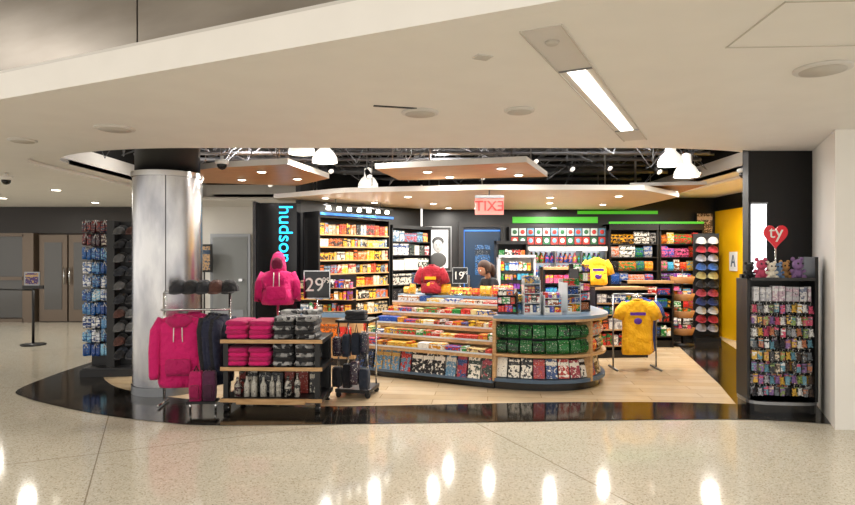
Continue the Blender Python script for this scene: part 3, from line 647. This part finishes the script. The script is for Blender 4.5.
for r_ in range(10):
    z=.28+r_*.18
    for k in range(3):
        x=-.3+k*.115; c=SD[(r_*2+k)%len(SD)] if r_<8 else random.choice([H('#902040'),H('#401828'),H('#182038')]); d=random.choice(SD if r_<8 else DARK)
        for j in range(3):
            y=-.06-j*.06
            for dx in (-.026,.026): b.slab(x+dx+U(-.006,.006),y,z+U(-.012,.012),.05,.035,U(.12,.16),'prod',c,d)
            b.tube([(x-.02,y-.02,z+.1),(x,y-.03,z+.15),(x+.02,y-.02,z+.1)],.005,'plain',5,H('#f0f0f0'))
        b.tube([(x,0,z+.15),(x,-.22,z+.16)],.004,'chrome',5)
    for k in range(2):
        cap(b,.13+k*.15,-.14,z,random.choice(DARK[:3]+[H('#303540'),H('#101010'),H('#585858')]),.85)
        cap(b,.13+k*.15,-.24,z-.02,random.choice(DARK[:3]+[H('#585858')]),.8)
b.obj('sandals_and_caps',tw)
def stn(b):
    b.lathe([(.2,0),(.2,.02),(.03,.04)],'black',(0,0,.003),24); b.tube([(0,0,.03),(0,0,1.0)],.022,'black'); b.box(-.18,.18,-.02,.02,1.0,1.06,'black'); b.box(-.15,.12,-.012,.012,1.06,1.3,'greymetal'); b.box(-.13,.1,-.014,-.012,1.08,1.28,'prod',H('#402060'),H('#b09060'))
    b.tube([(0,0,.98),(-2.5,.6,.98)],.015,'black'); b.tube([(-2.5,.6,.02),(-2.5,.6,1)],.022,'black'); b.lathe([(.2,0),(.2,.02)],'black',(-2.5,.6,.003),24)
simple('stanchion_sign',stn,None,(-7.0,10.65,0))

# ================= plush/keychain tower right
ty=empty('plush_display_tower',(3.55,6.12,0),-.12)
b=MB()
def ov(s,z): return [(s*.33*math.copysign(abs(math.cos(t))**.5,math.cos(t)),s*.22*math.copysign(abs(math.sin(t))**.5,math.sin(t)),z) for t in [2*math.pi*k/24 for k in range(24)]]
b.rings([ov(1,0),ov(1,.12)],'blackgloss',sm=False); b.rings([ov(1.02,.12),ov(1.02,.15)],'greymetal',sm=False)
b.box(-.29,.29,.1,.16,.15,1.4,'black'); b.box(.29,.32,-.18,.16,.15,1.58,'black'); b.box(-.32,-.29,-.12,.16,.15,1.36,'black')
for z in (.15,.42,.67,.9,1.13,1.36): b.box(-.3,.3,-.1 if .2<z<1.3 else -.17,.12,z-.012,z,'black')
b.box(-.3,.3,-.18,-.17,1.345,1.375,'darkgrey')
b.obj('frame',ty)
b=MB(); PC=[H(c) for c in ('#c8b8a0','#7a5a90','#58889c','#b07050','#403028','#c04868','#78904c','#606870','#c8a040','#2a2a30','#a8a8b0','#d8d8d8','#202028')]
def plush(b,x,y,z,s,c):
    b.ball((x,y,z+.035*s),.035*s,'cloth',c,8,5); b.ball((x,y-.01*s,z+.09*s),.036*s,'cloth',c,8,5)
    for q in (-1,1):
        b.ball((x+q*.026*s,y,z+.125*s),.014*s,'cloth',c,6,4); b.ball((x+q*.03*s,y-.025*s,z+.012*s),.016*s,'cloth',c,6,4); b.ball((x+q*.014*s,y-.044*s,z+.098*s),.007*s,'black',c,6,4); b.ball((x+q*.036*s,y-.01*s,z+.05*s),.013*s,'cloth',c,6,4)
z=.2
while z<1.1:
    for k in range(11):
        x=-.26+k*.052
        for y in (-.15,-.09):
            xx=x+U(-.008,.008); zz=z+U(-.012,.012); c=random.choice(PC)
            if random.random()<.5: plush(b,xx,y,zz,.55,c); b.tube([(xx,y,zz+.07),(xx,y,zz+.11)],.003,'chrome',5)
            else: b.box(xx-.02,xx+.02,y-.01,y+.01,zz,zz+.085,'prod',c,random.choice(PC)); b.tube([(xx,y,zz+.085),(xx,y,zz+.105)],.003,'chrome',5)
            if y<-.1: b.tube([(xx,y-.02,z+.11),(xx,.1,z+.11)],.003,'chrome',5)
    z+=.118
row(b,-.27,.27,-.15,1.14,.15,[H('#a8a8b0'),H('#c8c8cc'),H('#687088'),H('#b098a8')],.05,.07,.08,.006,.1)
for k,c in enumerate(('#202024','#c04868','#e0d8c8','#6888b0','#b88850','#806090')): plush(b,-.25+k*.085,U(-.12,.02),1.36,U(1.1,1.6),H(c))
b.obj('plush_toys',ty)
b=MB(); hp=[]
for k in range(40):
    t=2*math.pi*k/40; hp.append((.0072*16*math.sin(t)**3,.0085*(13*math.cos(t)-5*math.cos(2*t)-2*math.cos(3*t)-math.cos(4*t))))
vs=[(x,-.01,z+1.8) for x,z in hp]+[(x,.01,z+1.8) for x,z in hp]
b.add(vs,[tuple(range(40)),tuple(range(40,80))[::-1]]+[(i,i+40,(i+1)%40+40,(i+1)%40) for i in range(40)],'heart')
b.tube([(0,0,1.37),(0,0,1.68)],.008,'chrome'); b.obj('heart_sign',ty)
text('sign_text','ty',.18,'white',(-.0,-.013,1.83),(math.pi/2,0,0),ty,.002)

# ================= cashier
ca=empty('cashier',(1.0,8.85,0),math.radians(25))
def skin(name,V,E,Rd,mt,parent,root=0,sub=2):
    me=bpy.data.meshes.new(name); me.from_pydata(V,E,[]); o=bpy.data.objects.new(name,me); COL.objects.link(o); o.parent=parent
    me.materials.append(MT[mt]); o.modifiers.new('s','SKIN'); o.modifiers['s'].use_smooth_shade=True
    for i,r in enumerate(Rd): me.skin_vertices[0].data[i].radius=(r,r) if not isinstance(r,tuple) else r; me.skin_vertices[0].data[i].use_root=(i==root)
    s=o.modifiers.new('u','SUBSURF'); s.levels=sub; s.render_levels=sub; return o
V=[(0,0,.86),(-.03,0,1.0),(-.07,0,1.14),(-.12,0,1.26),
   (-.1,-.16,1.2),(-.18,-.22,.97),(-.4,-.15,.98), (-.1,.16,1.2),(-.18,.22,.97),(-.4,.15,.98),
   (0,-.09,.8),(-.02,-.1,.46),(.01,-.1,.09),(-.12,-.1,.04),(0,.09,.8),(-.02,.1,.46),(.01,.1,.09),(-.12,.1,.04)]
E=[(0,1),(1,2),(2,3),(2,4),(4,5),(5,6),(2,7),(7,8),(8,9),(0,10),(10,11),(11,12),(12,13),(0,14),(14,15),(15,16),(16,17)]
Rd=[(.15,.12),(.14,.11),(.15,.12),(.06,.06),.065,.05,.035,.065,.05,.035,.09,.06,.045,.035,.09,.06,.045,.035]
skin('body',V,E,Rd,'jacket',ca)
skin('neck',[(-.11,0,1.24),(-.14,0,1.31),(-.165,0,1.36)],[(0,1),(1,2)],[.05,.045,.045],'skin',ca)
b=MB(); b.M=Matrix.Translation((-.19,0,1.4))@Matrix.Rotation(math.radians(-22),4,'Y')
n=20; rs=[]
for j in range(13):
    ph=math.pi*j/12; z=-.115*math.cos(ph); r=math.sin(ph)
    rg=[]
    for i in range(n):
        t=2*math.pi*i/n; x=.095*r*math.cos(t); y=.075*r*math.sin(t)
        if z<-.03 : x=x*(1-.25*(-z-.03)/.085) if x>0 else x; y*=1-.35*(-z-.03)/.085
        if abs(t-math.pi)<.01 and -.045<z<.01: x-=.022 if z<-.01 else .01
        rg.append((x,y,z))
    rs.append(rg)
b.rings(rs,'skin')
for s in (-1,1):
    b.ball((-.083,s*.03,.005),.012,'eye',n=10,k=6); b.ball((-.093,s*.03,.005),.006,'black',n=8,k=5); b.ball((.005,s*.076,-.01),.024,'skin',n=8,k=6,sz=1.2,sy=.4); b.box(-.095,-.085,s*.03-.015,s*.03+.015,.025,.03,'hair')
b.ball((-.088,0,-.062),.02,'lip',n=10,k=6,sz=.3,sx=.5)
b.obj('head',ca)
b=MB(); b.M=Matrix.Translation((-.19,0,1.4))@Matrix.Rotation(math.radians(-22),4,'Y'); rs=[]
for j in range(9):
    ph=math.pi*(.0+j/8*.72); z=.125*math.cos(ph)+.005; r=max(.01,math.sin(ph)); rg=[]
    for i in range(n):
        t=2*math.pi*i/n; x=.108*r*math.cos(t)+.012; y=.088*r*math.sin(t)
        if x<-.03 and z<.05: x=-.03
        rg.append((x,y,z))
    rs.append(rg)
b.rings(rs,'hair')
b.tube([(.08,0,.03),(.12,0,-.03),(.115,0,-.12),(.09,0,-.18)],[.05,.055,.045,.015],'hair',12)
b.obj('hair',ca)
for s in (-1,1):
    w=(-.4,s*.15,.98); V=[w,(-.45,s*.15,.975)]; E=[(0,1)]; Rd=[.024,(.032,.014)]
    for k,(dy,l) in enumerate(((-.03,.065),(-.01,.075),(.01,.07),(.03,.055))):
        i=len(V); V+= [(-.485,s*.15+dy,.975),(-.485-l*.5,s*.15+dy*1.1,.968),(-.485-l,s*.15+dy*1.15,.95)]; E+=[(1,i),(i,i+1),(i+1,i+2)]; Rd+=[.009,.008,.007]
    i=len(V); V+=[(-.44,s*.15-s*.035,.97),(-.465,s*.15-s*.055,.962)]; E+=[(1,i),(i,i+1)]; Rd+=[.011,.009]
    skin('hand',V,E,Rd,'skin',ca)

# ================= lights
def area(name,loc,size,en,col=(1,.95,.87),sy=None,shape='DISK',rot=(0,0,0)):
    l=bpy.data.lights.new(name,'AREA'); l.energy=en; l.color=col; l.shape=shape if sy is None else 'RECTANGLE'; l.size=size
    if sy: l.size_y=sy
    o=bpy.data.objects.new(name,l); COL.objects.link(o); o.location=loc; o.rotation_euler=rot; return o
for x,y in CL: area('canopy_lamp',(x,y,2.475),.11,29)
for x,y in WL: area('canopy_lamp',(x,y,2.635),.11,12)
for x,y,z in ((-1.4,7.4,2.72),(3.3,7.8,2.6),(4.6,9.6,2.6)): area('pendant_light',(x,y,z),.2,30)
area('pier_light',(4.9,10.4,2.55),.2,34)
def sp(x,y,z,en,col=(1,.95,.88)):
    l=bpy.data.lights.new('plenum_fill','POINT'); l.energy=en; l.color=col; l.shadow_soft_size=.1; o=bpy.data.objects.new('plenum_fill',l); COL.objects.link(o); o.location=(x,y,z)
sp(-2.6,8.2,3.1,40); sp(.2,8.6,3.0,40); sp(2.6,7.6,3.1,40); sp(-4.0,8.8,3.0,16); sp(-.6,7.1,2.95,20)  # bare point lights added to brighten the plenum and its pipework, no fixtures
area('linear_light',(1.4,4.4,2.72),.1,20,(1,.97,.92),2.0,rot=(0,0,math.atan2(2.85,1.45)-math.pi/2))
for x,y in ((-3,0),(1.5,-2),(-7,3.5),(5,-3)): area('hall_fill_light',(x,y,4.2),1.2,60)  # unseen area lights added under the hall ceiling to brighten the scene
for x,y in ((-7,10.5),(-9,12.5),(-6.2,13)): area('concourse_lamp',(x,y,2.7),.2,28)
w=bpy.data.worlds.new('world'); SC.world=w; w.use_nodes=True; bg=w.node_tree.nodes['Background']; bg.inputs[0].default_value=(1,.955,.90,1); bg.inputs[1].default_value=1.65
c=bpy.data.cameras.new('camera'); c.lens=25.26; c.sensor_width=36; c.shift_y=.0029; co=bpy.data.objects.new('camera',c); COL.objects.link(co); co.location=(0,0,1.6); co.rotation_euler=(math.pi/2,0,0); SC.camera=co
